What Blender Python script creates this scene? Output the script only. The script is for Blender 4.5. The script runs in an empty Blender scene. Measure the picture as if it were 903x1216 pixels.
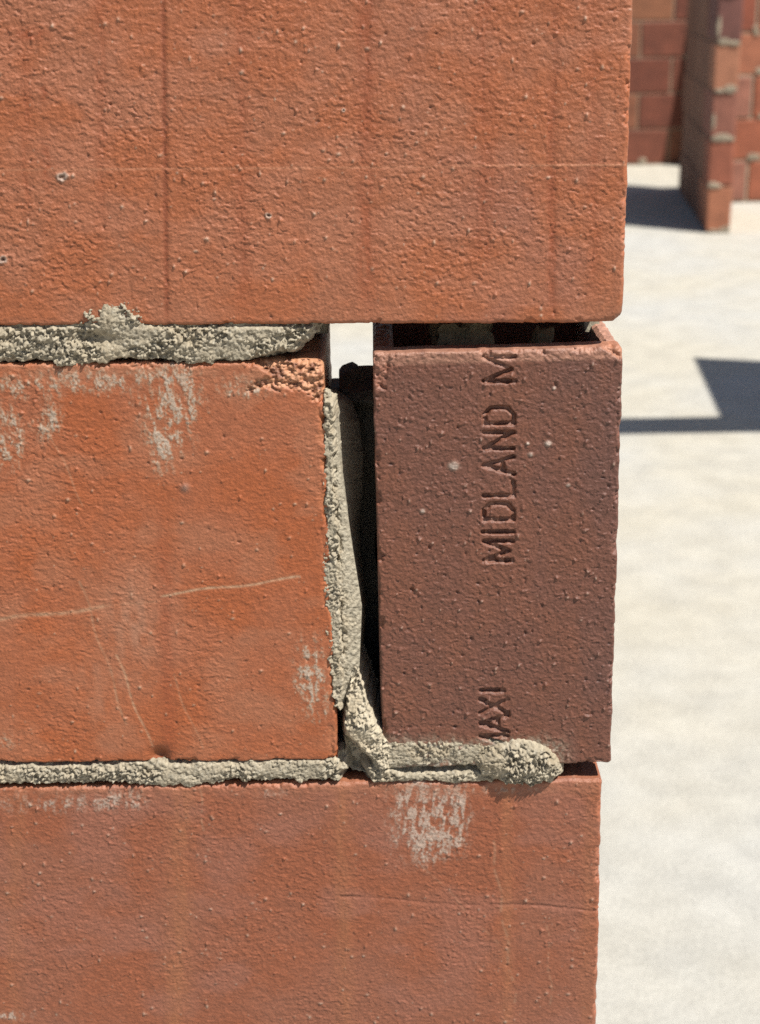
import bpy, math, random
import numpy as np
from mathutils import Matrix, Vector

random.seed(7)
scene = bpy.context.scene
COL = scene.collection

# ---------------------------------------------------------------- camera
PW, PH = 903.0, 1216.0            # photograph size: all "px" below are in this frame
FPX = 1800.0
PITCH, ROLL = math.radians(20.0), math.radians(1.2)
CAM = np.array([0.0, -0.528, 1.0])
_f = np.array([0, math.cos(PITCH), -math.sin(PITCH)])
_r0 = np.array([1.0, 0, 0]); _u0 = np.array([0, math.sin(PITCH), math.cos(PITCH)])
_r = math.cos(ROLL) * _r0 - math.sin(ROLL) * _u0
_u = math.sin(ROLL) * _r0 + math.cos(ROLL) * _u0
cam_data = bpy.data.cameras.new("camera")
cam = bpy.data.objects.new("camera", cam_data); COL.objects.link(cam)
cam_data.sensor_fit = 'VERTICAL'; cam_data.sensor_height = 24.0
cam_data.lens = 24.0 * FPX / PH
cam_data.clip_start = 0.02; cam_data.clip_end = 1000.0
cam_data.dof.use_dof = True
cam_data.dof.focus_distance = 0.555
cam_data.dof.aperture_fstop = cam_data.lens / 3.0
m = Matrix(((_r[0], _u[0], -_f[0], CAM[0]), (_r[1], _u[1], -_f[1], CAM[1]), (_r[2], _u[2], -_f[2], CAM[2]), (0, 0, 0, 1)))
cam.matrix_world = m
scene.camera = cam

# ---------------------------------------------------------------- light
SUN_EL = math.radians(57.0)
SX, SY = 0.79, -0.62                       # horizontal direction towards the sun (right, in front of the wall)
_n = math.hypot(SX, SY); SX /= _n; SY /= _n
world = bpy.data.worlds.new("World"); scene.world = world; world.use_nodes = True
wn = world.node_tree.nodes; wl = world.node_tree.links
sky = wn.new('ShaderNodeTexSky'); sky.sky_type = 'NISHITA'; sky.sun_disc = False
sky.dust_density = 1.4; sky.air_density = 0.9; sky.ozone_density = 0.6; sky.sun_elevation = SUN_EL; sky.sun_rotation = math.atan2(SX, SY)
wn['Background'].inputs[1].default_value = 0.05
wl.new(sky.outputs[0], wn['Background'].inputs[0])
sun_data = bpy.data.lights.new("sun", 'SUN'); sun_data.energy = 5.0; sun_data.angle = math.radians(0.53)
sun_data.color = (1.0, 0.95, 0.87)
sun = bpy.data.objects.new("sun", sun_data); COL.objects.link(sun)
SUNV = Vector((SX * math.cos(SUN_EL), SY * math.cos(SUN_EL), math.sin(SUN_EL)))
sun.rotation_euler = SUNV.to_track_quat('Z', 'Y').to_euler()
sun.location = (2, -2, 4)
scene.view_settings.view_transform = 'Standard'; scene.view_settings.look = 'None'
scene.view_settings.exposure = 0.68; scene.view_settings.gamma = 1.0
scene.render.engine = 'CYCLES'
scene.cycles.max_bounces = 6
scene.cycles.use_denoising = False

# ---------------------------------------------------------------- geometry helpers
def ray(px, py):
    px = np.asarray(px, float); py = np.asarray(py, float)
    a = (px - PW / 2) / FPX; b = -(py - PH / 2) / FPX
    return _f + a[..., None] * _r + b[..., None] * _u

def at(px, py, y=0.0):
    """point of the plane at depth y seen at a pixel"""
    d = ray(px, py); t = (np.asarray(y, float) - CAM[1]) / d[..., 1]
    return CAM + t[..., None] * d

def ground(px, py):
    d = ray(px, py); t = -CAM[2] / d[..., 2]
    return CAM + t[..., None] * d

def to_px(P):
    v = P - CAM; w = v @ _f
    return PW / 2 + FPX * (v @ _r) / w, PH / 2 - FPX * (v @ _u) / w

_rng = np.random.RandomState(3)
_LAT = [_rng.rand(256, 256).astype(np.float32) for _ in range(6)]
def noise(u, v, seed=0):
    """smooth value noise, 0..1, period 256"""
    L = _LAT[seed % 6]; o = seed * 37.31
    u = u + o; v = v + o * 1.7
    iu = np.floor(u).astype(int); iv = np.floor(v).astype(int)
    fu = u - iu; fv = v - iv
    fu = fu * fu * fu * (fu * (fu * 6 - 15) + 10); fv = fv * fv * fv * (fv * (fv * 6 - 15) + 10)
    i0, i1, j0, j1 = iu & 255, (iu + 1) & 255, iv & 255, (iv + 1) & 255
    a = L[i0, j0] * (1 - fu) + L[i1, j0] * fu
    b = L[i0, j1] * (1 - fu) + L[i1, j1] * fu
    return a * (1 - fv) + b * fv

def fbm(u, v, seed=0, octaves=3):
    s = 0; a = 1.0; t = 0
    for k in range(octaves):
        ca, sa = math.cos(.6 * k), math.sin(.6 * k); f = 1.93 ** k
        s = s + a * noise((u * ca - v * sa) * f + 5.3 * k, (u * sa + v * ca) * f - 3.1 * k, seed + k); t += a; a *= 0.52
    return s / t

def worley(u, v, seed=0):
    """distance to the nearest of jittered cell points, and that cell's random value"""
    iu = np.floor(u).astype(int); iv = np.floor(v).astype(int)
    best = np.full(u.shape, 9.0); val = np.zeros(u.shape)
    A, B, Cc = _LAT[seed % 6], _LAT[(seed + 1) % 6], _LAT[(seed + 2) % 6]
    for di in (-1, 0, 1):
        for dj in (-1, 0, 1):
            ci = iu + di; cj = iv + dj
            i, j = (ci + 17 * seed) & 255, (cj + 29 * seed) & 255
            d = np.hypot(ci + A[i, j] - u, cj + B[i, j] - v)
            k = d < best
            best = np.where(k, d, best); val = np.where(k, Cc[i, j], val)
    return best, val

def sstep(a, b, x):
    t = np.clip((x - a) / (b - a), 0, 1); return t * t * (3 - 2 * t)

def seg_dist(X, Y, ax, ay, bx, by):
    dx, dy = bx - ax, by - ay; L = dx * dx + dy * dy + 1e-12
    t = np.clip(((X - ax) * dx + (Y - ay) * dy) / L, 0, 1)
    return np.hypot(X - ax - t * dx, Y - ay - t * dy), t

def poly_sdf(X, Y, pts):
    """signed distance, positive inside"""
    d = np.full(X.shape, 1e9); ins = np.zeros(X.shape, bool)
    n = len(pts)
    for i in range(n):
        ax, ay = pts[i]; bx, by = pts[(i + 1) % n]
        d = np.minimum(d, seg_dist(X, Y, ax, ay, bx, by)[0])
        c = (ay > Y) != (by > Y)
        with np.errstate(divide='ignore', invalid='ignore'):
            xi = (bx - ax) * (Y - ay) / (by - ay + 1e-15) + ax
        ins ^= c & (X < xi)
    return np.where(ins, d, -d)

def mesh_from(name, V, quads, tris=None, colors=None, smooth_quads=None):
    """V (n,3); quads (m,4) int; tris (k,3) int"""
    me = bpy.data.meshes.new(name)
    tris = np.zeros((0, 3), int) if tris is None else np.asarray(tris, int)
    quads = np.asarray(quads, int).reshape(-1, 4)
    nq, nt = len(quads), len(tris)
    me.vertices.add(len(V)); me.vertices.foreach_set("co", np.asarray(V, np.float32).ravel())
    me.loops.add(nq * 4 + nt * 3)
    me.loops.foreach_set("vertex_index", np.concatenate([quads.ravel(), tris.ravel()]).astype(np.int32))
    me.polygons.add(nq + nt)
    ls = np.concatenate([np.arange(nq) * 4, nq * 4 + np.arange(nt) * 3]).astype(np.int32)
    me.polygons.foreach_set("loop_start", ls)
    sm = np.zeros(nq + nt, bool); sm[:nq if smooth_quads is None else smooth_quads] = True
    me.update(calc_edges=True)
    me.polygons.foreach_set("use_smooth", sm)
    if colors is not None:
        at_ = me.attributes.new("albedo", 'FLOAT_COLOR', 'POINT')
        c4 = np.ones((len(V), 4), np.float32); c4[:, :3] = np.clip(colors, 0.005, 0.9)
        at_.data.foreach_set("color", c4.ravel())
    me.validate()
    return me

def grid_quads(nu, nv, flip=False):
    i = np.arange(nu - 1)[:, None]; j = np.arange(nv - 1)[None, :]
    a = i * nv + j
    q = np.stack([a, a + nv, a + nv + 1, a + 1], -1).reshape(-1, 4)
    return q[:, ::-1] if flip else q

def link(name, me, mat, parent=None, label=None):
    o = bpy.data.objects.new(name, me); COL.objects.link(o)
    if mat and not me.materials: me.materials.append(mat)
    if parent: o.parent = parent
    if label: o["label"] = label
    return o

def thing(name, label, cat, loc, rz=0.0, group=None):
    o = bpy.data.objects.new(name, None); COL.objects.link(o)
    o.location = loc; o.rotation_euler = (0, 0, rz); o.empty_display_size = 0.1
    o["label"] = label; o["category"] = cat
    if group: o["group"] = group
    return o

# ---------------------------------------------------------------- materials
def new_mat(name):
    mt = bpy.data.materials.new(name); mt.use_nodes = True
    nt = mt.node_tree; b = nt.nodes['Principled BSDF']
    return mt, nt, b

def attr_mat(name, rough, spec, nscale, var, bump_scale, bump_dist, bump_str=1.0):
    """albedo from the mesh attribute x fine noise, plus fine bump"""
    mt, nt, b = new_mat(name); N, L = nt.nodes, nt.links
    a = N.new('ShaderNodeAttribute'); a.attribute_name = "albedo"
    tc = N.new('ShaderNodeTexCoord')
    n1 = N.new('ShaderNodeTexNoise'); n1.inputs['Scale'].default_value = nscale; n1.inputs['Detail'].default_value = 4; n1.inputs['Roughness'].default_value = .7
    L.new(tc.outputs['Object'], n1.inputs['Vector'])
    mr = N.new('ShaderNodeMapRange'); mr.inputs[1].default_value = .25; mr.inputs[2].default_value = .75
    mr.inputs[3].default_value = 1 - var; mr.inputs[4].default_value = 1 + var
    L.new(n1.outputs['Fac'], mr.inputs[0])
    vm = N.new('ShaderNodeVectorMath'); vm.operation = 'MULTIPLY'
    L.new(a.outputs['Color'], vm.inputs[0]); L.new(mr.outputs[0], vm.inputs[1])
    L.new(vm.outputs[0], b.inputs['Base Color'])
    n2 = N.new('ShaderNodeTexNoise'); n2.inputs['Scale'].default_value = bump_scale; n2.inputs['Detail'].default_value = 5; n2.inputs['Roughness'].default_value = .65
    L.new(tc.outputs['Object'], n2.inputs['Vector'])
    bp = N.new('ShaderNodeBump'); bp.inputs['Strength'].default_value = bump_str; bp.inputs['Distance'].default_value = bump_dist
    L.new(n2.outputs['Fac'], bp.inputs['Height']); L.new(bp.outputs[0], b.inputs['Normal'])
    b.inputs['Roughness'].default_value = rough; b.inputs['Specular IOR Level'].default_value = spec
    return mt

M_brick = attr_mat("fired_clay", .54, .45, 420, .18, 1000, .00034)
M_dark = attr_mat("dark_fired_clay", .50, .45, 500, .2, 1100, .00034)
M_mortar = attr_mat("sand_mortar", .95, .1, 700, .22, 1400, .0004)

def objcol_mat(name, rough, scale, var, bump):
    mt, nt, b = new_mat(name); N, L = nt.nodes, nt.links
    oi = N.new('ShaderNodeObjectInfo'); tc = N.new('ShaderNodeTexCoord')
    ad = N.new('ShaderNodeVectorMath'); ad.operation = 'ADD'
    L.new(tc.outputs['Object'], ad.inputs[0]); L.new(oi.outputs['Random'], ad.inputs[1])
    n1 = N.new('ShaderNodeTexNoise'); n1.inputs['Scale'].default_value = scale; n1.inputs['Detail'].default_value = 5; n1.inputs['Roughness'].default_value = .65
    L.new(ad.outputs[0], n1.inputs['Vector'])
    mr = N.new('ShaderNodeMapRange'); mr.inputs[1].default_value = .3; mr.inputs[2].default_value = .7
    mr.inputs[3].default_value = 1 - var; mr.inputs[4].default_value = 1 + var
    L.new(n1.outputs['Fac'], mr.inputs[0])
    vm = N.new('ShaderNodeVectorMath'); vm.operation = 'MULTIPLY'
    L.new(oi.outputs['Color'], vm.inputs[0]); L.new(mr.outputs[0], vm.inputs[1])
    L.new(vm.outputs[0], b.inputs['Base Color'])
    bp = N.new('ShaderNodeBump'); bp.inputs['Distance'].default_value = bump
    n2 = N.new('ShaderNodeTexNoise'); n2.inputs['Scale'].default_value = 300; n2.inputs['Detail'].default_value = 4
    L.new(ad.outputs[0], n2.inputs['Vector']); L.new(n2.outputs['Fac'], bp.inputs['Height']); L.new(bp.outputs[0], b.inputs['Normal'])
    b.inputs['Roughness'].default_value = rough
    return mt
M_plain = objcol_mat("plain_clay", .8, 14, .25, .0008)
M_plainmortar = objcol_mat("plain_mortar", .95, 25, .25, .001)
M_timber = objcol_mat("timber", .75, 9, .3, .0008)

# ---------------------------------------------------------------- ground and floor
mt, nt, b = new_mat("concrete_slab"); N, L = nt.nodes, nt.links
tc = N.new('ShaderNodeTexCoord')
def tex(scale, detail, rough=.6):
    n = N.new('ShaderNodeTexNoise'); n.inputs['Scale'].default_value = scale; n.inputs['Detail'].default_value = detail; n.inputs['Roughness'].default_value = rough
    L.new(tc.outputs['Object'], n.inputs['Vector']); return n
big, mid, fine = tex(1.1, 4), tex(14, 6, .65), tex(160, 6, .75)
r1 = N.new('ShaderNodeValToRGB'); L.new(big.outputs['Fac'], r1.inputs[0])
r1.color_ramp.elements[0].position = .40; r1.color_ramp.elements[0].color = (.437, .413, .348, 1)
r1.color_ramp.elements[1].position = .60; r1.color_ramp.elements[1].color = (.422, .418, .39, 1)
mr = N.new('ShaderNodeMapRange'); mr.inputs[1].default_value = .3; mr.inputs[2].default_value = .7; mr.inputs[3].default_value = .84; mr.inputs[4].default_value = 1.08
L.new(mid.outputs['Fac'], mr.inputs[0])
mr2 = N.new('ShaderNodeMapRange'); mr2.inputs[1].default_value = .3; mr2.inputs[2].default_value = .7; mr2.inputs[3].default_value = .80; mr2.inputs[4].default_value = 1.12
L.new(fine.outputs['Fac'], mr2.inputs[0])
mm = N.new('ShaderNodeMath'); mm.operation = 'MULTIPLY'; L.new(mr.outputs[0], mm.inputs[0]); L.new(mr2.outputs[0], mm.inputs[1])
vm = N.new('ShaderNodeVectorMath'); vm.operation = 'MULTIPLY'; L.new(r1.outputs[0], vm.inputs[0]); L.new(mm.outputs[0], vm.inputs[1])
L.new(vm.outputs[0], b.inputs['Base Color']); b.inputs['Roughness'].default_value = .85
bp = N.new('ShaderNodeBump'); bp.inputs['Distance'].default_value = .002; L.new(fine.outputs['Fac'], bp.inputs['Height']); L.new(bp.outputs[0], b.inputs['Normal'])
M_slab = mt
fl = link("floor", mesh_from("floor", np.array([[-300, -300, 0], [300, -300, 0], [300, 300, 0], [-300, 300, 0]], float), [[0, 1, 2, 3]]), M_slab)
fl["kind"] = "structure"

# ---------------------------------------------------------------- the near wall
FACE = at(np.array([716.0]), np.array([925.0]))[0]
wall = thing("brick_wall", "unfinished end of an orange brick wall close up, with an open gap beside a dark stamped brick", "brick wall", (FACE[0], 0.045, 0))
WALL_OFF = np.array([FACE[0], 0.045, 0.0])      # part meshes are written in world metres minus this

class Face:
    """a brick's front face: origin at a lower right corner, u to the right (mm, negative inside), v up (mm)"""
    def __init__(self, br, right_pt, left_pt, y=0.0):
        self.y = y
        self.o = at(np.array([br[0]]), np.array([br[1]]), y)[0]
        a = at(np.array([left_pt[0]]), np.array([left_pt[1]]), y)[0]; c = at(np.array([right_pt[0]]), np.array([right_pt[1]]), y)[0]
        self.ex = (self.o - a) / np.linalg.norm(self.o - a)
        s = c - self.o; s = s if s[2] > 0 else -s
        self.ez = s / np.linalg.norm(s)
        self.M = np.linalg.inv(np.array([[self.ex[0], self.ez[0]], [self.ex[2], self.ez[2]]]))
    def pos(self, U, V, h):
        P = self.o + (U[..., None] * self.ex + V[..., None] * self.ez) * 1e-3
        P[..., 1] -= h * 1e-3
        return P
    def uv(self, px, py):
        p = at(np.asarray(px, float), np.asarray(py, float), self.y) - self.o
        q = np.stack([p[..., 0], p[..., 2]], -1) @ self.M.T
        return q[..., 0] * 1e3, q[..., 1] * 1e3

def axis(lo, hi, dlo, dhi, fine, coarse):
    """fine spacing between dlo and dhi, coarse outside"""
    dlo, dhi = max(lo, dlo), min(hi, dhi)
    parts = [np.arange(dlo, dhi - fine * .5, fine)]
    if dlo > lo + 1e-6: parts.insert(0, np.linspace(lo, dlo, max(2, int((dlo - lo) / coarse) + 1))[:-1])
    if dhi < hi - 1e-6: parts.append(np.linspace(dhi, hi, max(2, int((hi - dhi) / coarse) + 1)))
    else: parts.append(np.array([hi]))
    return np.concatenate(parts)

def retint(c, tint):
    """clay takes the brick's own tint, grey mortar and grit do not"""
    mx = c.max(-1); sat = (mx - c.min(-1)) / np.maximum(mx, 1e-4)
    k = sstep(.3, .6, sat)[..., None]
    return c * (k * np.array(tint) + (1 - k) * .72)

def relief_brick(name, F, u0, u1, v0, v1, surf, mat, tint=(1, 1, 1), corner=(1, 1, 1, 1), fine=.33, depth=90.0, r=1.6, seed=0, label=None, extra=None, round_fn=None, wob=.5):
    ul, _ = F.uv([-14, -14], [100, 1100]); _, vb = F.uv([300, 700], [1226, 1226]); _, vt = F.uv([300, 700], [-10, -10])
    ua = axis(u0, u1, min(ul), u1, fine, 5.0); va = axis(v0, v1, max(v0, min(vb)), min(v1, max(vt)), fine, 5.0)
    U, V = np.meshgrid(ua, va, indexing='ij')
    PX, PY = to_px(F.pos(U, V, np.zeros_like(U)))
    h, c = surf(PX, PY, U, V); c = retint(c, tint)
    rr = r if round_fn is None else round_fn(PX, PY, r)
    wob_l = wob * (fbm(U / 7, V / 7, seed + 2, 4) - .35) * 2 + .12 * (noise(U / 1.3, V / 1.3, seed + 1) - .5)
    du = np.minimum(U - u0, u1 - U); dv = np.minimum(V - v0, v1 - V)
    # rounded arris: quarter circle in each direction, corner distance combined
    qu = np.clip(rr + wob_l - du, 0, rr); qv = np.clip(rr + wob_l - dv, 0, rr)
    q = np.minimum(np.hypot(qu, qv), rr)
    drop = rr - np.sqrt(np.maximum(rr * rr - q * q, 0))
    U2 = U + np.where(U - u0 < u1 - U, 1, -1) * np.clip(wob_l, 0, 2) * np.exp(-du / .8)
    V2 = V + np.where(V - v0 < v1 - V, 1, -1) * np.clip(wob_l, 0, 2) * np.exp(-dv / .8)
    # corners rounded in outline (lower left, lower right, upper left, upper right radii)
    for k_, rc in enumerate(corner):
        su_ = (U2 - u0) if k_ % 2 == 0 else (u1 - U2); sv_ = (V2 - v0) if k_ < 2 else (v1 - V2)
        a = rc - su_; b = rc - sv_; ok = (a > 0) & (b > 0)
        f = np.where(ok, np.maximum(a, b) / (np.hypot(a, b) + 1e-9), 1)
        gu = np.where(ok, a * (1 - f), 0); gv = np.where(ok, b * (1 - f), 0)
        U2 = U2 + (gu if k_ % 2 == 0 else -gu); V2 = V2 + (gv if k_ < 2 else -gv)
    # little chips knocked out of the arrises
    ed = np.minimum(du, dv) + 2.4 * (fbm(U / 1.6, V / 1.6, seed + 3, 3) - .5)
    chip = sstep(.56, .68, fbm(U / 5.5, V / 5.5, seed + 9, 3)) * sstep(2.4, .3, ed)
    h = h - chip * (.9 + .9 * noise(U / .9, V / .9, seed + 5)); c = c * (1 + .22 * chip[..., None])
    P = F.pos(U2, V2, h - drop)
    nu, nv = U.shape
    V3 = P.reshape(-1, 3); C3 = c.reshape(-1, 3)
    quads = grid_quads(nu, nv)
    idx = np.arange(nu * nv).reshape(nu, nv)
    loop = np.concatenate([idx[:, 0], idx[-1, 1:], idx[-2::-1, -1], idx[0, -2:0:-1]])
    B = V3[loop].copy(); B[:, 1] = F.y + depth * 1e-3
    off = len(V3); nl = len(loop); k = np.arange(nl); k2 = (k + 1) % nl
    side = np.stack([loop[k], off + k, off + k2, loop[k2]], -1)
    cen = B.mean(0)[None]
    V3 = np.concatenate([V3, B, cen]); C3 = np.concatenate([C3, C3[loop], C3[loop].mean(0)[None]])
    fan = np.stack([off + k2, off + k, np.full(nl, off + nl)], -1)
    nsm = len(quads)
    quads = np.concatenate([quads, side])
    if extra is not None:
        for (EV, EQ, EC) in extra(F):
            quads = np.concatenate([quads, EQ + len(V3)]); V3 = np.concatenate([V3, EV]); C3 = np.concatenate([C3, EC])
    me = mesh_from(name, V3 - WALL_OFF, quads, fan, C3, nsm)
    return link(name, me, mat, wall, label)

def mixc(c, col, f):
    f = np.clip(f, 0, 1)[..., None]; return c * (1 - f) + np.array(col) * f

def base_color(U, V, a, b_, seed, sc=18.0):
    t = sstep(.3, .7, fbm(U / sc, V / sc, seed, 4))
    return np.array(a) * (1 - t[..., None]) + np.array(b_) * t[..., None]

def wrinkle(U, V, seed, su=3.2, sv=1.7):
    """dragged, crumbly skin: little flakes and tears lying mostly along the brick, 0..1"""
    su, sv = su * .55, sv * .66
    wx = (fbm(U / 5, V / 5, seed + 3, 3) - .5) * 4; wy = (fbm(U / 3.5, V / 3.5, seed + 4, 3) - .5) * 3
    a = (U + wx) / su; b = (V + wy + U * .12) / sv
    n1 = fbm(a * .9, b * .9, seed, 5)
    d, r_ = worley(a * .95 + 3 * n1, b * .85, seed + 2)
    flake = sstep(.75, .15, d) * sstep(.45, .95, r_)
    d2, r2 = worley(a * 1.7, b * 1.5 + n1, seed + 4)
    tear = sstep(.55, .1, d2) * sstep(.62, .9, r2)
    t = sstep(.2, .8, n1) * .58 + flake * .40 - tear * .26 + .24 * (noise(U / .62, V / .55, seed + 5) - .5)
    return np.clip(t + .1, 0, 1.1)

def lumps(U, V, seed, n, box, rmin, rmax, hmin, hmax):
    """grit standing proud of (or pitted into) the face; returns height, speck mask"""
    rs = np.random.RandomState(seed); H = np.zeros_like(U); S = np.zeros_like(U)
    ua, va = U[:, 0], V[0, :]
    for _ in range(n):
        cu = rs.uniform(box[0], box[1]); cv = rs.uniform(box[2], box[3]); r = rmin + (rmax - rmin) * rs.rand() ** 2.5
        hh = rs.uniform(hmin, hmax); s = rs.rand()
        i0, i1 = np.searchsorted(ua, [cu - 2.2 * r, cu + 2.2 * r]); j0, j1 = np.searchsorted(va, [cv - 2.2 * r, cv + 2.2 * r])
        if i1 <= i0 or j1 <= j0: continue
        u = U[i0:i1, j0:j1] - cu; v = V[i0:i1, j0:j1] - cv
        an = rs.uniform(.7, 1.4); d = np.hypot(u * an, v / an) / r
        g = np.exp(-(d ** 2) * 1.6)
        H[i0:i1, j0:j1] += hh * g * r
        S[i0:i1, j0:j1] = np.maximum(S[i0:i1, j0:j1], g * (s if s > .45 else 0))
    return H, S

def streaky(U, V, seed, lean=0.0):
    """fibrous vertical wiping marks"""
    u = U + V * lean
    return sstep(.35, .78, noise(u / 1.2, V / 5, seed) * .4 + noise(u / 2.8, V / 3.5, seed + 1) * .35 + .38 * fbm(u / 1.1, V / 1.6, seed + 2, 3))

def ell(PX, PY, cx, cy, rx, ry):
    return np.exp(-(((PX - cx) / rx) ** 2 + ((PY - cy) / ry) ** 2))

PALE = (.50, .44, .36)
# ---- top brick -------------------------------------------------------------
F_top = Face((741, 384), (753, -5), (0, 388))
def surf_top(PX, PY, U, V):
    w = wrinkle(U, V, 1, 3.3, 1.5)
    rough = .75 + .4 * sstep(.3, .7, fbm(U / 35, V / 30, 9, 2))
    rough = rough * (1 - .35 * sstep(330, 385, PY))
    h = .46 * rough * (w - .5) + .5 * (fbm(U / 22, V / 18, 5, 2) - .5) + .10 * (noise(U / .7, V / .6, 2) - .5)
    g = np.exp(-((PX - (196 + (PY - 200) * .012)) / 3.6) ** 2) * sstep(392, 360, PY)
    g2 = np.exp(-((PX - (662 - PY * .02 + 6 * (noise(PY / 40, PY * 0, 3) - .5))) / 6) ** 2) * .6
    g3 = np.exp(-((PX - 436) / 9) ** 2) * .35 * sstep(230, 120, PY)
    g4 = np.zeros_like(h)
    for (x, wd, a, y0, y1) in ((288, 10, .5, -40, 380), (575, 14, .55, -40, 330), (655, 5, .8, 120, 380), (120, 8, .4, -40, 300), (30, 6, .6, 60, 260), (436, 12, .7, -40, 380), (705, 8, .5, -40, 380)):
        g4 = np.maximum(g4, a * np.exp(-((PX - x - 5 * (fbm(V / 14, V * 0 + x, 3, 2) - .5)) / wd) ** 2) * sstep(y0 - 40, y0 + 40, PY) * sstep(y1 + 30, y1 - 60, PY) * (.35 + .9 * noise(U / 1.6, V / 9, 4)))
    h = h - .30 * g - .2 * g2 - .2 * g4
    lh, ls = lumps(U, V, 11, 700, (-250, 0, 0, 125), .28, .85, .5, 1.0)
    ph, ps = lumps(U, V, 12, 420, (-250, 0, 0, 125), .25, .75, -1.0, -.4)
    h = h + lh + ph
    c = base_color(U, V, (.435, .150, .066), (.425, .172, .096), 2)
    c = c * (.86 + .28 * w)[..., None]
    c = mixc(c, (.46, .20, .125), .55 * sstep(.5, .75, fbm(U / 30, V / 12, 7, 3)))
    c = mixc(c, (.36, .155, .105), .7 * sstep(.45, .7, fbm(U / 26, V / 34, 13, 3)) * sstep(380, 620, PX))
    c = mixc(c, (.27, .075, .03), .75 * g + .4 * g2 + .4 * g3)
    c = mixc(c, (.34, .092, .034), .8 * g4)
    c = mixc(c, (.33, .075, .02), .55 * (ell(PX, PY, 55, 195, 7, 26) + ell(PX, PY, 52, 110, 5, 14) + ell(PX, PY, 35, 40, 20, 8)) * noise(U / 1.5, V / 1.5, 4) * 1.5)
    c = mixc(c, (.52, .42, .34), .8 * ls) ; c = mixc(c, (.14, .06, .04), .8 * ps)
    # scribed line across the face
    ln, t = seg_dist(PX, PY, 540, 197, 748, 196); ln2, t2 = seg_dist(PX, PY, -10, 202, 540, 198)
    s1 = np.exp(-(ln / 1.2) ** 2) * (.5 + .5 * t); s2 = np.exp(-(ln2 / 1.3) ** 2) * (.25 + .4 * noise(U / 9, V * 0, 3))
    h = h + .12 * s1; c = mixc(c, (.66, .33, .21), .8 * s1 + s2)
    # wide grit crater
    for (x, y, r) in ((74, 210, 6), (319, 256, 3.6), (4, 308, 5), (408, 131, 2.6)):
        d = np.hypot((PX - x) * (1 + .2 * math.sin(x)), PY - y) / r + .5 * (noise(U / 1.1, V / 1.1, 5) - .5)
        h = h + .5 * np.exp(-((d - .7) / .35) ** 2) - .5 * np.exp(-(d / .45) ** 2)
        c = mixc(c, (.50, .42, .36), .75 * np.exp(-((d - .6) / .35) ** 2)); c = mixc(c, (.10, .06, .05), .9 * np.exp(-(d / .4) ** 2))
    # fine crack near the top right corner
    ck, _ = seg_dist(PX, PY + 7 * (fbm(U / 3, V * 0, 14, 3) - .5), 698, 14, 756, 8)
    h = h - .45 * np.exp(-(ck / 1.6) ** 2) * sstep(690, 735, PX) * (.3 + noise(U / 1.5, V / 1.5, 2))
    # soft corner, brown with dirt
    k = ell(PX, PY, 735, 372, 26, 18)
    c = mixc(c, (.24, .11, .06), .55 * k * noise(U / 2, V / 2, 3) * 1.6)
    return h, c
relief_brick("brick", F_top, -305, 0, 0, 162, surf_top, M_brick, tint=(.64, .565, .49), corner=(1, 4.2, 1, 1.5), seed=1, r=1.7,
             label="rough orange brick of the top course, with a soft lower right corner", wob=.35,
             round_fn=lambda PX, PY, r: r + 2.6 * ell(PX, PY, 744, 386, 30, 26))

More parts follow.
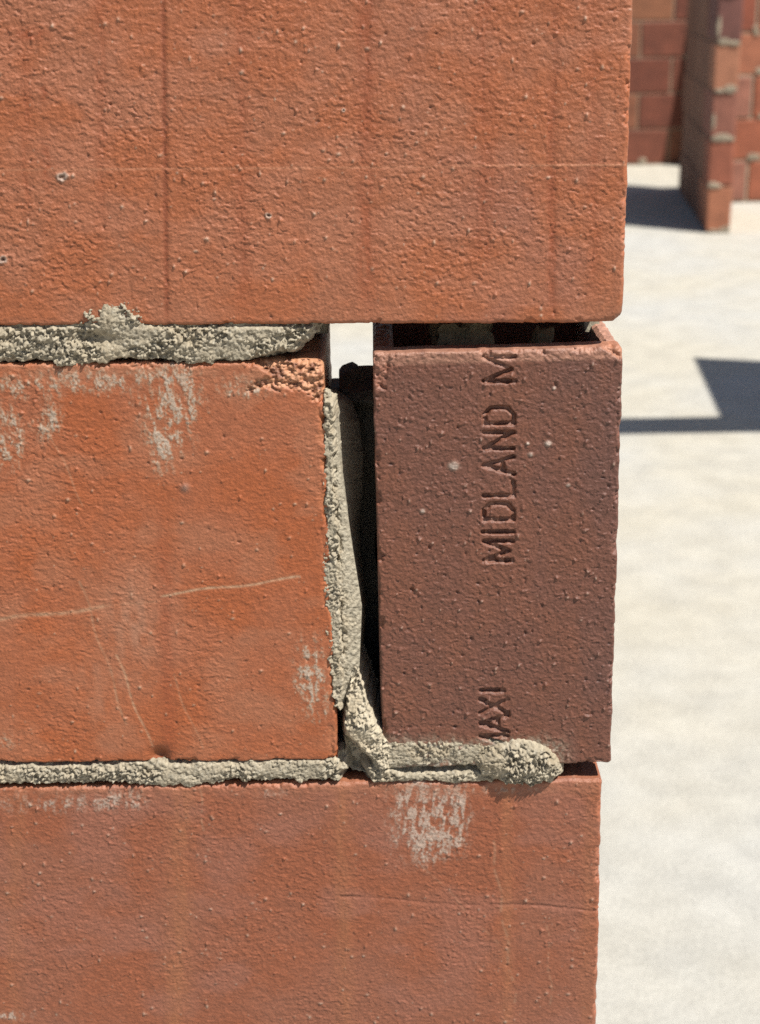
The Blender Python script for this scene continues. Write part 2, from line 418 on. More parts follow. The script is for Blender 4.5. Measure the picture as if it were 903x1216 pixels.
# ---- left brick -------------------------------------------------------------
F_left = Face((403, 904), (384, 425), (0, 907))
def surf_left(PX, PY, U, V):
    w = wrinkle(U, V, 21, 3.6, 1.5)
    rough = .45 + .4 * sstep(.35, .7, fbm(U / 28, V / 40, 19, 2))
    h = .48 * rough * (w - .5) + .6 * (fbm(U / 25, V / 25, 15, 2) - .5) + .07 * (noise(U / .7, V / .6, 12) - .5)
    lh, ls = lumps(U, V, 31, 420, (-150, 0, 0, 162), .28, .85, .45, .95)
    ph, ps = lumps(U, V, 32, 220, (-150, 0, 0, 162), .3, .8, -.8, -.3)
    h = h + lh + ph
    c = base_color(U, V, (.450, .128, .047), (.445, .150, .076), 12, 24)
    c = c * (.90 + .2 * w)[..., None]
    c = mixc(c, (.46, .20, .125), .45 * sstep(.5, .75, fbm(U / 20, V / 14, 17, 3)))
    c = mixc(c, (.47, .23, .16), .75 * ell(PX, PY, 165, 730, 48, 70) * (.4 + noise(U / 3, V / 5, 1)))
    c = mixc(c, (.47, .23, .16), .55 * ell(PX, PY, 120, 820, 40, 50) * (.2 + noise(U / 3, V / 5, 2)))
    c = mixc(c, (.36, .085, .03), .45 * np.exp(-((PX - 195 - (PY - 700) * .03) / 9) ** 2) * sstep(560, 700, PY))
    # mortar wiped down the face from the bed above
    st = streaky(U, V, 3, .12) * (.55 + .9 * noise(U / .8, V / .8, 5))
    mk = 1.1 * ell(PX, PY, 205, 480, 32, 42) + .8 * ell(PX, PY, 195, 530, 16, 30) + .95 * ell(PX, PY, 292, 460, 26, 12) + .9 * ell(PX, PY, 60, 505, 14, 22) + 1.0 * ell(PX, PY, 10, 520, 20, 32) + .6 * ell(PX, PY, 40, 460, 45, 12) + .7 * ell(PX, PY, 120, 450, 90, 14)
    mk = mk + 1.2 * ell(PX, PY, 368, 802, 16, 40) + .5 * ell(PX, PY, 384, 845, 10, 20) + .35 * ell(PX, PY, 8, 880, 12, 14)
    s = np.clip(mk * 1.25, 0, 1.15) * (.14 + 1.05 * st) * (.45 + .55 * sstep(.3, .6, noise(U / .55, V / .9, 3)))
    s = sstep(.04, .85, s) * .8
    h = h + .22 * s; c = mixc(c, PALE, s)
    c = mixc(c, (.47, .26, .18), .5 * sstep(470, 430, PY) * noise(U / 5, V / 3, 3))
    # long thin scratches
    for (x0, y0, x1, y1, a, wd) in ((-5, 736, 120, 722, .55, 2.4), (120, 722, 190, 712, .15, 1.5), (190, 707, 356, 686, .75, 1.5), (62, 520, 100, 600, .3, 1.0), (138, 780, 180, 885, .55, 1.4), (95, 690, 150, 860, .35, 1.4), (205, 800, 240, 890, .25, 1.2)):
        d, t = seg_dist(PX + 2 * np.sin(PY / 13), PY + 1.5 * np.sin(PX / 17), x0, y0, x1, y1)
        k = np.exp(-(d / wd) ** 2) * a * (.5 + noise(U / 2, V / 2, 5))
        c = mixc(c, (.58, .38, .27), k); h = h - .08 * k
    # spalled top right corner
    cs = poly_sdf(PX, PY, [(292, 418), (400, 410), (402, 480), (372, 476), (352, 462), (318, 463), (286, 470), (300, 452), (322, 445), (305, 438)]) + 12 * (fbm(U / 2.2, V / 1.8, 8, 3) - .5)
    cm = sstep(-1, 5, cs)
    h = h - cm * (1.2 + 2.4 * sstep(455, 420, PY) + 3.6 * (fbm(U / 1.5, V / 1.0, 6, 3) - .5))
    c = mixc(c, (.64, .34, .22), cm * (.55 + .6 * noise(U / 1.2, V / 1.2, 7)))
    c = mixc(c, (.20, .07, .04), .8 * cm * sstep(.62, .75, noise(U / 2.2, V / 1.6, 9)))
    # chip in the lower edge
    k = ell(PX, PY, 190, 898, 11, 9); h = h - 3 * k; c = mixc(c, (.27, .085, .035), .8 * k)
    # roughened right arris
    e = sstep(16, 4, (385 + (PY - 430) * .0383) - PX) * sstep(.38, .7, fbm(U / 3, V / 5, 10, 4))
    h = h - .8 * e; c = mixc(c, (.50, .20, .10), .6 * e)
    c = mixc(c, (.50, .42, .34), .7 * ls); c = mixc(c, (.16, .07, .04), .7 * ps)
    d = np.hypot(PX - 220, PY - 579) / 5; h = h + .7 * np.exp(-(d) ** 2); c = mixc(c, (.33, .20, .17), .9 * np.exp(-d ** 2))
    return h, c
relief_brick("brick", F_left, -220, 0, 0, 162, surf_left, M_brick, tint=(.62, .585, .50), corner=(1, 1.2, 1, 3.0), seed=2, r=1.3,
             label="orange brick with pale mortar smears and a broken top corner, left of the gap", wob=.6)

# ---- bottom brick -------------------------------------------------------------
F_bot = Face((716, 925), (709, 1216), (0, 935))
def surf_bot(PX, PY, U, V):
    w = wrinkle(U, V, 41, 3.0, 1.6)
    rough = .55 + .35 * sstep(.35, .7, fbm(U / 28, V / 30, 39, 2))
    h = .48 * rough * (w - .5) + .5 * (fbm(U / 25, V / 25, 35, 2) - .5) + .08 * (noise(U / .7, V / .6, 32) - .5)
    lh, ls = lumps(U, V, 51, 900, (-250, 0, -130, 0), .26, .85, .5, 1.0)
    ph, ps = lumps(U, V, 52, 130, (-250, 0, -130, 0), .3, .8, -.8, -.3)
    h = h + lh + ph
    c = base_color(U, V, (.385, .125, .060), (.37, .140, .082), 22, 26)
    c = c * (.88 + .24 * w)[..., None]
    c = mixc(c, (.39, .165, .115), .6 * sstep(.45, .75, fbm(U / 24, V / 16, 27, 3)))
    for (x, wd, a, lean) in ((213, 14, .5, -.03), (408, 11, .45, .01), (18, 12, .3, -.03), (602, 7, .5, .0), (700, 10, .3, -.02)):
        k = a * np.exp(-((PX - x - (PY - 1080) * lean) / wd) ** 2) * (.4 + noise(U / 2, V / 9, 6))
        c = mixc(c, (.47, .19, .09), k); h = h + .15 * k
    for (x0, y0, x1, y1, a, wd) in ((585, 1000, 612, 1190, .35, 1.6), (650, 1100, 655, 1200, .3, 1.3), (236, 930, 246, 1010, .4, 1.2), (505, 1030, 590, 1120, .2, 1.3)):
        d, t = seg_dist(PX + 2 * np.sin(PY / 9), PY, x0, y0, x1, y1)
        c = mixc(c, (.55, .36, .24), np.exp(-(d / wd) ** 2) * a * sstep(.3, .6, noise(U / 1.5, V / 2, 5)))
    # hairline step
    d, t = seg_dist(PX, PY + 2 * np.sin(PX / 31), 405, 1066, 716, 1081)
    k = np.exp(-(d / 1.6) ** 2) * (.4 + .9 * noise(U / 9, V * 0, 4)); h = h - .3 * k; c = mixc(c, (.24, .09, .055), .4 * k)
    h = h + .12 * sstep(-4, 4, (PY - 1066) - (PX - 405) * .048) * sstep(400, 412, PX)
    # mortar smears
    st = streaky(U, V, 4, -.1) * (.55 + .9 * noise(U / .8, V / .8, 2))
    mk = 1.15 * ell(PX, PY, 492, 962, 26, 46) + 1.1 * ell(PX, PY, 540, 966, 17, 38) + .55 * ell(PX, PY, 515, 1000, 30, 26) + .55 * ell(PX, PY, 60, 952, 75, 14) + .7 * ell(PX, PY, 150, 950, 26, 12) + .4 * ell(PX, PY, 320, 942, 30, 8) + .8 * ell(PX, PY, 18, 1206, 20, 5) + .5 * ell(PX, PY, 850 * 0 + 600, 938, 50, 6)
    s = np.clip(mk * 1.25, 0, 1.15) * (.14 + 1.05 * st) * (.45 + .55 * sstep(.3, .6, noise(U / .55, V / .9, 3)))
    s = sstep(.04, .85, s) * .8; h = h + .2 * s; c = mixc(c, (.52, .43, .36), s)
    c = mixc(c, (.50, .42, .34), .75 * ls); c = mixc(c, (.15, .07, .045), .7 * ps)
    # irregular upper arris, paler where it is worn
    e = sstep(26, 4, PY - (935 - PX * .014)); h = h + .9 * e * (fbm(U / 9, V / 9, 44, 3) - .5)
    c = mixc(c, (.47, .20, .115), .45 * e * noise(U / 4, V / 4, 8) * 1.4)
    return h, c
relief_brick("brick", F_bot, -305, 0, -162, 0, surf_bot, M_brick, tint=(.59, .56, .525), corner=(1, 1, 1, 1.6), seed=3, r=1.5, fine=.36,
             label="red brick of the lower course with whitish smears under the mortar lump", wob=.6)

# ---- dark stamped brick -------------------------------------------------------------
F_dark = Face((726, 906), (741, 413), (443, 913.5))
GLYPH = {
 'M': [(0, 0, 0, 1), (0, 1, .5, .12), (.5, .12, 1, 1), (1, 1, 1, 0)], 'I': [(.5, 0, .5, 1)],
 'D': [(0, 0, 0, 1), (0, 1, .55, 1), (.55, 1, .95, .8), (.95, .8, 1, .5), (1, .5, .95, .2), (.95, .2, .55, 0), (.55, 0, 0, 0)],
 'L': [(0, 1, 0, 0), (0, 0, 1, 0)], 'A': [(0, 0, .5, 1), (.5, 1, 1, 0), (.2, .36, .8, .36)],
 'N': [(0, 0, 0, 1), (0, 1, 1, 0), (1, 0, 1, 1)], 'X': [(0, 0, 1, 1), (0, 1, 1, 0)]}
# stamped text runs upwards: glyph, lower pixel row, upper pixel row, baseline column (right), cap column (left)
STAMP = [('M', 666, 643, 609, 575), ('I', 634, 630, 609.5, 574), ('D', 617, 598, 610, 575), ('L', 589, 573, 610, 575), ('A', 563, 543, 610, 575), ('N', 533, 514, 610, 575), ('D', 503, 484, 610.5, 576), ('M', 453, 424, 611.5, 575),
         ('M', 895, 874, 602, 571), ('A', 869, 850, 603, 571), ('X', 847, 831, 603, 571), ('I', 822, 818, 598, 572)]
def surf_dark(PX, PY, U, V):
    w = wrinkle(U, V, 61, 2.4, 1.5)
    h = .42 * (w - .5) + .5 * (fbm(U / 20, V / 25, 55, 2) - .5) + .10 * (noise(U / .8, V / .8, 52) - .5)
    box = (-90, 0, 0, 165)
    lh, ls = lumps(U, V, 71, 750, box, .26, .95, .5, 1.05); ph, ps = lumps(U, V, 72, 380, box, .28, .95, -1.1, -.5)
    h = h + lh + ph
    c = base_color(U, V, (.215, .085, .053), (.19, .079, .055), 32, 22)
    c = c * (.86 + .28 * w)[..., None]
    c = mixc(c, (.145, .075, .068), .45 * sstep(600, 735, PX) * sstep(.3, .65, fbm(U / 14, V / 40, 37, 3)))
    c = mixc(c, (.235, .085, .045), .25 * sstep(590, 470, PX) * sstep(.35, .65, fbm(U / 15, V / 30, 38, 3)))
    c = mixc(c, (.46, .34, .27), .75 * ls * sstep(.3, .9, ls)); c = mixc(c, (.06, .03, .03), .75 * ps)
    sm = sstep(868, 892, PY + 16 * (fbm(U / 4, V / 4, 57, 3) - .5)) * sstep(690, 640, PX); c = mixc(c, (.36, .32, .25), sm * (.25 + .9 * sstep(.3, .7, fbm(U / 1.2, V / 1.2, 58, 3))))
    g = np.zeros_like(h)
    for (ch, y0, y1, xr, xl) in STAMP:
        for (a0, b0, a1, b1) in GLYPH[ch]:
            p0 = (xr + (xl - xr) * b0, y0 + (y1 - y0) * a0); p1 = (xr + (xl - xr) * b1, y0 + (y1 - y0) * a1)
            d, _ = seg_dist(PX, PY, p0[0], p0[1], p1[0], p1[1])
            d = d + 1.5 * (fbm(U / 1.6, V / 1.6, 45, 2) - .5)
            g = np.maximum(g, 1 - sstep(1.5, 3.7, d))
    g = g * (.55 + .8 * noise(U / 6, V / 6, 46)) * (1 - .5 * sstep(.66, .8, noise(U / 2, V / 2, 47)))
    h = h * (1 - .6 * np.clip(g, 0, 1)) - 1.7 * g
    rim = np.clip(g * (1 - g) * 4, 0, 1); c = mixc(c, (.29, .145, .105), .35 * rim)  # groove edges paled in the colour, standing in for sunlit lips
    # pale grit
    for (x, y, r) in ((539, 553, 5.0), (651, 527, 3.4), (630, 540, 2.4), (658, 461, 2), (627, 527, 1.8), (502, 607, 2.5), (675, 576, 2)):
        d = np.hypot((PX - x) * .8, PY - y) / r; k = np.exp(-d ** 3); h = h + .5 * k; c = mixc(c, (.55, .47, .40), k * (.35 + .6 * noise(U / .8, V / .8, 6)))
    # bruised top left corner and pale top arris
    cs = poly_sdf(PX, PY, [(440, 412), (474, 414), (468, 428), (464, 440), (458, 462), (448, 462), (438, 450)]) + 9 * (fbm(U / 2, V / 2, 48, 3) - .5)
    cm = sstep(-2, 4, cs); h = h - cm * (.6 + 2.2 * (fbm(U / 1.5, V / 1.5, 49, 3) - .4)); c = mixc(c, (.37, .165, .115), cm * (.4 + .8 * noise(U / 1.2, V / 1.2, 7)))
    e = np.clip(1 - (164.6 - V) / 1.2, 0, 1) * (.5 + noise(U / 2, V, 3)); e = np.where(V > 158, e, 0)
    c = mixc(c, (.42, .22, .16), .8 * e)
    cs = poly_sdf(PX, PY, [(705, 408), (745, 400), (746, 426), (735, 428), (725, 420)]) + 5 * (fbm(U / 2, V / 2, 50, 3) - .5)
    cm = sstep(-1, 3, cs); h = h - cm * (1.2 + 1.2 * noise(U / 1.2, V / 1.2, 4)); c = mixc(c, (.50, .235, .15), .9 * cm)
    return h, c
def dark_shell(F):
    """hollow body behind the front shell: side shells, back shell and one web, open at the top"""
    out = []; rs = np.random.RandomState(5)
    _, vt = F.uv([590.0], [417.0]); top = float(vt[0])
    def wallbox(a0, a1, d0, d1, zt, n=24, col=(.33, .175, .125), seed=0):
        # top strip of small quads with broken relief, then plain sides
        ua = np.linspace(a0, a1, max(3, int((a1 - a0) / 1.2) + 1)); da = np.linspace(d0, d1, max(3, int((d1 - d0) / 1.2) + 1))
        A, D = np.meshgrid(ua, da, indexing='ij')
        Z = zt + 1.6 * (fbm(A / 2.5, D / 2.5, 60 + seed, 3) - .5)
        e = np.minimum(np.minimum(A - a0, a1 - A), np.minimum(D - d0, d1 - D)); Z = Z - np.clip(1.2 - e, 0, 1.2)
        P = F.o + (A[..., None] * F.ex + Z[..., None] * F.ez) * 1e-3; P[..., 1] += D * 1e-3
        nu, nv = A.shape; V = P.reshape(-1, 3); q = grid_quads(nu, nv)
        idx = np.arange(nu * nv).reshape(nu, nv); loop = np.concatenate([idx[:, 0], idx[-1, 1:], idx[-2::-1, -1], idx[0, -2:0:-1]])
        B = V[loop] - np.array([0, 0, (zt - 1.0) * 1e-3]); k = np.arange(len(loop)); k2 = (k + 1) % len(loop)
        side = np.stack([loop[k], len(V) + k, len(V) + k2, loop[k2]], -1)
        c = np.array(col) * (.8 + .4 * np.repeat(noise(A / 1.5, D / 1.5, 4).reshape(-1, 1), 3, 1))
        c = np.concatenate([c, np.tile(np.array([.20, .085, .055]), (len(B), 1))])
        out.append((np.concatenate([V, B]), np.concatenate([q, side]), c))
    W = 90.0
    wallbox(-6.0, -.4, 9.6, 89, top - .3, seed=1)
    wallbox(-W + .4, -W + 8, 9.6, 89, top - 1.2, seed=2)
    wallbox(-W + 8.2, -6.2, 81, 88.5, top - 1.0, seed=3)
    wallbox(-49, -41, 9.7, 80.8, top - 16, seed=4)
    return out
_, _vt = F_dark.uv([590.0], [415.5])
dark = relief_brick("brick", F_dark, -90, 0, 0, float(_vt[0]), surf_dark, M_dark, tint=(.645, .61, .565), corner=(1.4, 1.4, 1.8, 2.2), seed=4, r=.9, fine=.29, depth=9.5,
             label="hollow dark purple-brown brick stamped MIDLAND M and MAXI up its face", extra=dark_shell, wob=.45)

# ---- mortar -------------------------------------------------------------
def mortar_color(X, Z, seed, tone=1.0):
    w1, r1_ = worley(X / 1.3, Z / 1.3, seed); w2, r2_ = worley(X / .8, Z / .8, seed + 2)
    c = np.ones(X.shape + (3,)) * np.array([.315, .276, .207]) * tone
    c = c * (.82 + .3 * r1_)[..., None]
    c = mixc(c, (.40, .37, .30), .5 * sstep(.8, .97, r2_)); c = mixc(c, (.17, .14, .10), .6 * sstep(.12, .02, r2_))
    return mixc(c, (.30, .235, .15), .3 * sstep(.5, .8, fbm(X / 9, Z / 9, seed + 4, 2)))

def grain_h(X, Z, seed):
    """sandy crumbs, unevenly packed, with dark gaps between clots"""
    wx = 1.5 * (fbm(X / 2.2, Z / 2.2, seed + 3, 2) - .5); wz = 1.5 * (fbm(X / 2.0, Z / 2.0, seed + 4, 2) - .5)
    w1, r1_ = worley((X + wx) / 1.15, (Z + wz) / .95, seed); w2, r2_ = worley((X - wz) / .85, (Z + wx) / .8, seed + 1)
    crumb = np.maximum(0, 1 - w1 * 1.35) * sstep(.35, .8, r1_) * 1.5 + np.maximum(0, 1 - w2 * 1.5) * sstep(.3, .9, r2_) * .65
    clot = (fbm(X / 2.6, Z / 2.2, seed + 2, 4) - .5)
    return crumb * 1.0 + clot * 2.6 - .9 * sstep(.42, .25, noise((X + wz) / 1.25, (Z + wx) / .95, seed + 2)) + .8 * (noise(X / .6, Z / .55, seed + 5) - .5) - .4

def mortar_patch(name, poly, H, w, grain, seed, label=None, ragged=1.6, y=0.0, shape=None, fine=.33, fall=2.6, tone=1.0, floor_h=-9.0):
    pp = at(np.array([p[0] for p in poly], float), np.array([p[1] for p in poly], float), y) * 1e3
    x0, x1, z0, z1 = pp[:, 0].min() - 5, pp[:, 0].max() + 5, pp[:, 2].min() - 5, pp[:, 2].max() + 5
    X, Z = np.meshgrid(np.arange(x0, x1, fine), np.arange(z0, z1, fine), indexing='ij')
    s = poly_sdf(X, Z, pp[:, [0, 2]]) + ragged * 2 * (fbm(X / 3.2, Z / 3.0, seed, 3) - .5) + .5 * (noise(X / .9, Z / .9, seed + 3) - .5)
    h = np.where(s > 0, H * (1 - np.exp(-np.maximum(s, 0) / w)), s * fall)
    PX, PY = to_px(np.stack([X, np.full_like(X, y * 1e3), Z], -1) * 1e-3)
    if shape is not None: h = h + shape(PX, PY, X, Z) * sstep(-1, 1, s)
    h = h + grain * (.35 + 1.0 * sstep(.3, .7, fbm(X / 9, Z / 7, seed + 6, 2))) * grain_h(X, Z, seed) * sstep(-2.5, 1.0, s) + .9 * (fbm(X / 11, Z / 8, seed + 1, 3) - .5)
    # sideways jitter gives crumbs with small overhangs
    X2 = X + .3 * (noise(X / .8, Z / .8, seed + 1) - .5); Z2 = Z + .3 * (noise(X / .8, Z / .8, seed + 2) - .5)
    hc = np.maximum(h, floor_h)
    P = np.stack([X2, y * 1e3 - hc, Z2], -1).reshape(-1, 3) * 1e-3
    q = grid_quads(*X.shape)
    keep = (h.ravel()[q] > floor_h).any(1)
    q = q[keep]; used = np.unique(q); remap = np.zeros(len(P), int); remap[used] = np.arange(len(used))
    c = mortar_color(X, Z, seed, tone).reshape(-1, 3)[used]
    me = mesh_from(name, P[used] - WALL_OFF, remap[q], None, c)
    return link(name, me, M_mortar, wall, label)

# upper bed, left
mortar_patch("mortar_bed", [(-300, 390), (60, 384), (92, 386), (102, 371), (122, 361), (150, 361), (170, 374), (186, 385), (300, 384), (372, 387), (362, 399), (345, 413), (322, 417), (300, 424), (270, 428), (240, 433), (200, 427), (150, 424), (115, 432), (80, 434), (40, 425), (0, 428), (-300, 431)],
             .45, 1.2, .85, 5, "crumbly grey-beige mortar bed above the left brick, bulging over the top brick", ragged=2.0,
             shape=lambda PX, PY, X, Z: .75 * ell(PX, PY, 135, 378, 48, 22) - 3.2 * ell(PX, PY, 108, 402, 26, 9) - 2.0 * sstep(310, 372, PX) - 2.5 * sstep(391, 386, PY) * (1 - ell(PX, PY, 135, 380, 55, 40)))
# lower bed, left
mortar_patch("mortar_bed", [(-300, 915), (60, 910), (110, 909), (150, 908), (180, 903), (205, 908), (300, 906), (404, 904), (409, 915), (400, 924), (350, 926), (290, 924), (255, 929), (215, 934), (150, 930), (100, 928), (40, 930), (-300, 933)],
             .7, 1.3, .8, 8, "rough grey mortar bed between the left brick and the lower course", ragged=1.9)
# strip and lump under the dark brick
mortar_patch("mortar_bed", [(440, 886), (470, 881), (520, 880), (560, 884), (600, 880), (610, 906), (560, 908), (520, 907), (480, 909), (446, 914)],
             0.55, 1.0, .75, 11, "grey mortar smeared along the foot of the dark brick", ragged=1.0, tone=.95)
mortar_patch("mortar_bed", [(436, 912), (460, 914), (480, 919), (560, 918), (580, 914), (584, 927), (540, 929), (500, 926), (470, 928), (444, 931)],
             0.5, 1.0, .7, 12, "thin ragged mortar ridge on top of the lower brick, under the dark slot", ragged=1.0, y=-.0)
mortar_patch("mortar_lump", [(566, 900), (585, 886), (606, 878), (632, 877), (652, 888), (664, 902), (668, 916), (655, 927), (630, 931), (600, 929), (572, 921)],
             3.6, 2.2, 1.25, 14, "round crumbly lump of mortar squeezed out below the dark brick", ragged=1.0, fall=4.0,
             shape=lambda PX, PY, X, Z: .9 * ell(PX, PY, 628, 902, 36, 20))
# sloping wedge at the foot of the gap
mortar_patch("mortar_wedge", [(421, 797), (428, 810), (437, 838), (449, 866), (464, 884), (466, 918), (446, 929), (420, 921), (411, 912), (410, 870), (411, 846), (415, 818)],
             1.2, 1.6, .8, 17, "pale broken wedge of mortar at the foot of the open gap", ragged=1.3, tone=1.3, floor_h=-26, fall=9.0,
             shape=lambda PX, PY, X, Z: -6.0 * sstep(868, 800, PY) + 2.2 * ell(PX, PY, 432, 862, 18, 14) + .5 * np.exp(-((PY - 868 - (PX - 412) * .95) / 8) ** 2) - 10 * sstep(-3, 24, PY - 868 - (PX - 412) * .95) * sstep(454, 444, PX))

# buttered end of the left brick
def perpend():
    pys = np.arange(462, 842, .8)
    key = [462, 470, 480, 560, 640, 700, 720, 790, 825, 842]
    bk = np.interp(pys, key, [392, 394, 397.5, 405, 417, 427, 430, 427, 414, 404])
    sk = np.interp(pys, [462, 475, 500, 540, 580, 620, 660, 700, 730, 790, 825, 842], [399, 418, 427, 432, 431, 427, 429, 434, 435, 431, 417, 406])
    ed = 384 + (pys - 425) * .0396
    rows = []; cols = []
    T = np.concatenate([[-.35, -.15], np.linspace(0, 1, 48), 1 + np.linspace(.06, 1, 26), [2.06, 2.25]])
    PYg = np.repeat(pys[:, None], len(T), 1); Tg = np.repeat(T[None], len(pys), 0)
    E, Bk, Sk = ed[:, None], bk[:, None], sk[:, None]
    PXg = np.where(Tg <= 1, E + (Bk - E) * Tg, np.where(Tg <= 2, Bk + (Sk - Bk) * (Tg - 1), Sk - (Tg - 2) * 30))
    D = np.where(Tg < 0, 1.0 - Tg * 10, np.where(Tg <= 1, .6 + 4.6 * np.clip(Tg, 0, 1) ** 1.3, np.where(Tg <= 2, 5.2 + 30 * (Tg - 1) ** .8, 36 + 90 * (Tg - 2))))
    W = at(PXg, PYg, 0.0) * 1e3
    X, Z = W[..., 0], W[..., 2]
    pit = sstep(.4, .8, fbm(X / 2.2, Z / 3.4, 8, 4)) * sstep(17, 2, PXg - E + 8 * (fbm(X / 5, Z / 5, 5, 2) - .5)) * 4.0
    dia = np.sin((X * .75 + Z * -.55) * 3.0 + 2.2 * fbm(X / 6, Z / 6, 3, 3)) * .2 * sstep(640, 700, PYg) * sstep(.25, .5, Tg)
    D = D - .5 * (fbm(X / 5, Z / 6, 13, 4) - .5) - .36 * grain_h(X, Z, 9) * np.where(Tg <= 1, 1 - .5 * np.clip(Tg, 0, 1), .5) + pit - dia - .2 * (fbm(X / 6, Z / 9, 4, 2) - .5)
    D = np.maximum(D, -.6)
    P = at(PXg, PYg, D * 1e-3)
    c = mortar_color(X, Z, 6, 1.0)
    c = mixc(c, (.30, .28, .225), .35 * sstep(.3, .7, Tg))
    me = mesh_from("mortar_joint", P.reshape(-1, 3) - WALL_OFF, grid_quads(*D.shape, flip=False)[:, ::-1], None, c.reshape(-1, 3))
    return link("mortar_joint", me, M_mortar, wall, "trowelled grey mortar on the end of the left brick, facing the gap")
perpend()
mortar_patch("mortar_crust", [(387, 476), (393, 480), (396, 560), (399, 640), (403, 740), (405, 800), (404, 842), (398, 838), (392, 790), (386, 735), (384, 690), (387, 640), (386, 560)],
             -.35, 1.0, .7, 23, "crumbly torn crust of mortar along the left brick's right edge", ragged=1.7, fall=4.0)

def block(name, x0, x1, y0, y1, z0, z1, col, mat, parent, off, n=14, amp=.0015, seed=0, label=None, fr=300.0):
    """a lumpy block: subdivided box with its surface broken up"""
    V = []; Q = []; base = 0
    def face(o, a, b_, na, nb):
        nonlocal base
        A, B = np.meshgrid(np.linspace(0, 1, na), np.linspace(0, 1, nb), indexing='ij')
        V.append((o + A[..., None] * a + B[..., None] * b_).reshape(-1, 3)); Q.append(grid_quads(na, nb) + base); base += na * nb
    o = np.array([x0, y0, z0]); ax = np.array([x1 - x0, 0, 0]); ay = np.array([0, y1 - y0, 0]); az = np.array([0, 0, z1 - z0])
    k = lambda L: max(2, min(n, int(abs(L) / .002) + 2))
    nx, ny, nz = k(x1 - x0), k(y1 - y0), k(z1 - z0)
    face(o, ax, az, nx, nz); face(o + ay, az, ax, nz, nx); face(o, az, ay, nz, ny); face(o + ax, ay, az, ny, nz); face(o + az, ax, ay, nx, ny); face(o, ay, ax, ny, nx)
    V = np.concatenate(V); Q = np.concatenate(Q)
    d = np.stack([noise(V[:, 1] * fr + V[:, 0] * 90, V[:, 2] * fr, seed), noise(V[:, 0] * fr, V[:, 2] * fr + V[:, 1] * 80, seed + 1), noise(V[:, 0] * fr, V[:, 1] * fr + V[:, 2] * 60, seed + 2)], -1) - .5
    V = V + d * amp * 2
    c = np.array(col) * (.8 + .4 * noise(V[:, 0] * 700, V[:, 2] * 700 + V[:, 1] * 500, seed)[:, None])
    return link(name, mesh_from(name, V - off, Q, None, c), mat, parent, label)

MC = (.28, .255, .195)
p = lambda x, y, d=0.0: at(np.array([float(x)]), np.array([float(y)]), d)[0]
zt_left = p(250, 423)[2]; zb_top = p(300, 386)[2]; xl_end = p(392, 650)[0]; xd = p(446, 650)[0]
# solid cores of the beds, set back inside the joints
block("mortar_core", -.50, p(352, 400)[0], .008, .087, zt_left - .001, zb_top + .0015, MC, M_mortar, wall, WALL_OFF, amp=.0006, seed=2)
block("mortar_core", p(350, 400)[0], p(386, 400)[0], .034, .086, zt_left - .001, zb_top - .0005, MC, M_mortar, wall, WALL_OFF, amp=.0008, seed=3)
zb_left = p(200, 906)[2]; zt_bot = p(400, 929)[2]
block("mortar_core", -.50, p(408, 915)[0], .007, .087, zt_bot - .0015, zb_left + .0015, MC, M_mortar, wall, WALL_OFF, amp=.0006, seed=4)
block("mortar_core", p(412, 915)[0], p(706, 915)[0], .022, .087, zt_bot - .003, p(590, 904)[2] + .001, MC, M_mortar, wall, WALL_OFF, amp=.0008, seed=5)
# mortar clogging the back of the gap, colour darkened to stand for shade
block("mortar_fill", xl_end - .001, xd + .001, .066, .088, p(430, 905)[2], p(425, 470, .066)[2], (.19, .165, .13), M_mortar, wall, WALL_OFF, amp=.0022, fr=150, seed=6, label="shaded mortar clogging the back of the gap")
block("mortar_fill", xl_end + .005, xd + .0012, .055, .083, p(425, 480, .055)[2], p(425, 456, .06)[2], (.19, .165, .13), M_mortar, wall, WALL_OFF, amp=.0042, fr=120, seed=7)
block("mortar_bed", p(733, 420)[0] - .0065, p(733, 420)[0] - .001, .040, .088, p(733, 414)[2] - .003, p(735, 384)[2] + .001, MC, M_mortar, wall, WALL_OFF, amp=.0006, seed=11)  # unseen block added on the shell edge to stop sun leaking into the hollow
# mortar droppings lying inside the hollow brick
block("mortar_dropping", p(520, 398, .03)[0], p(580, 398, .03)[0], .030, .055, p(540, 420, .03)[2], p(540, 386, .03)[2], (.32, .25, .15), M_mortar, wall, WALL_OFF, amp=.003, seed=8, label="beige mortar fallen into the hollow of the dark brick")
block("mortar_dropping", p(636, 400, .03)[0], p(656, 400, .03)[0], .030, .038, p(646, 425, .03)[2], p(646, 396, .03)[2], (.32, .25, .15), M_mortar, wall, WALL_OFF, amp=.002, seed=9)

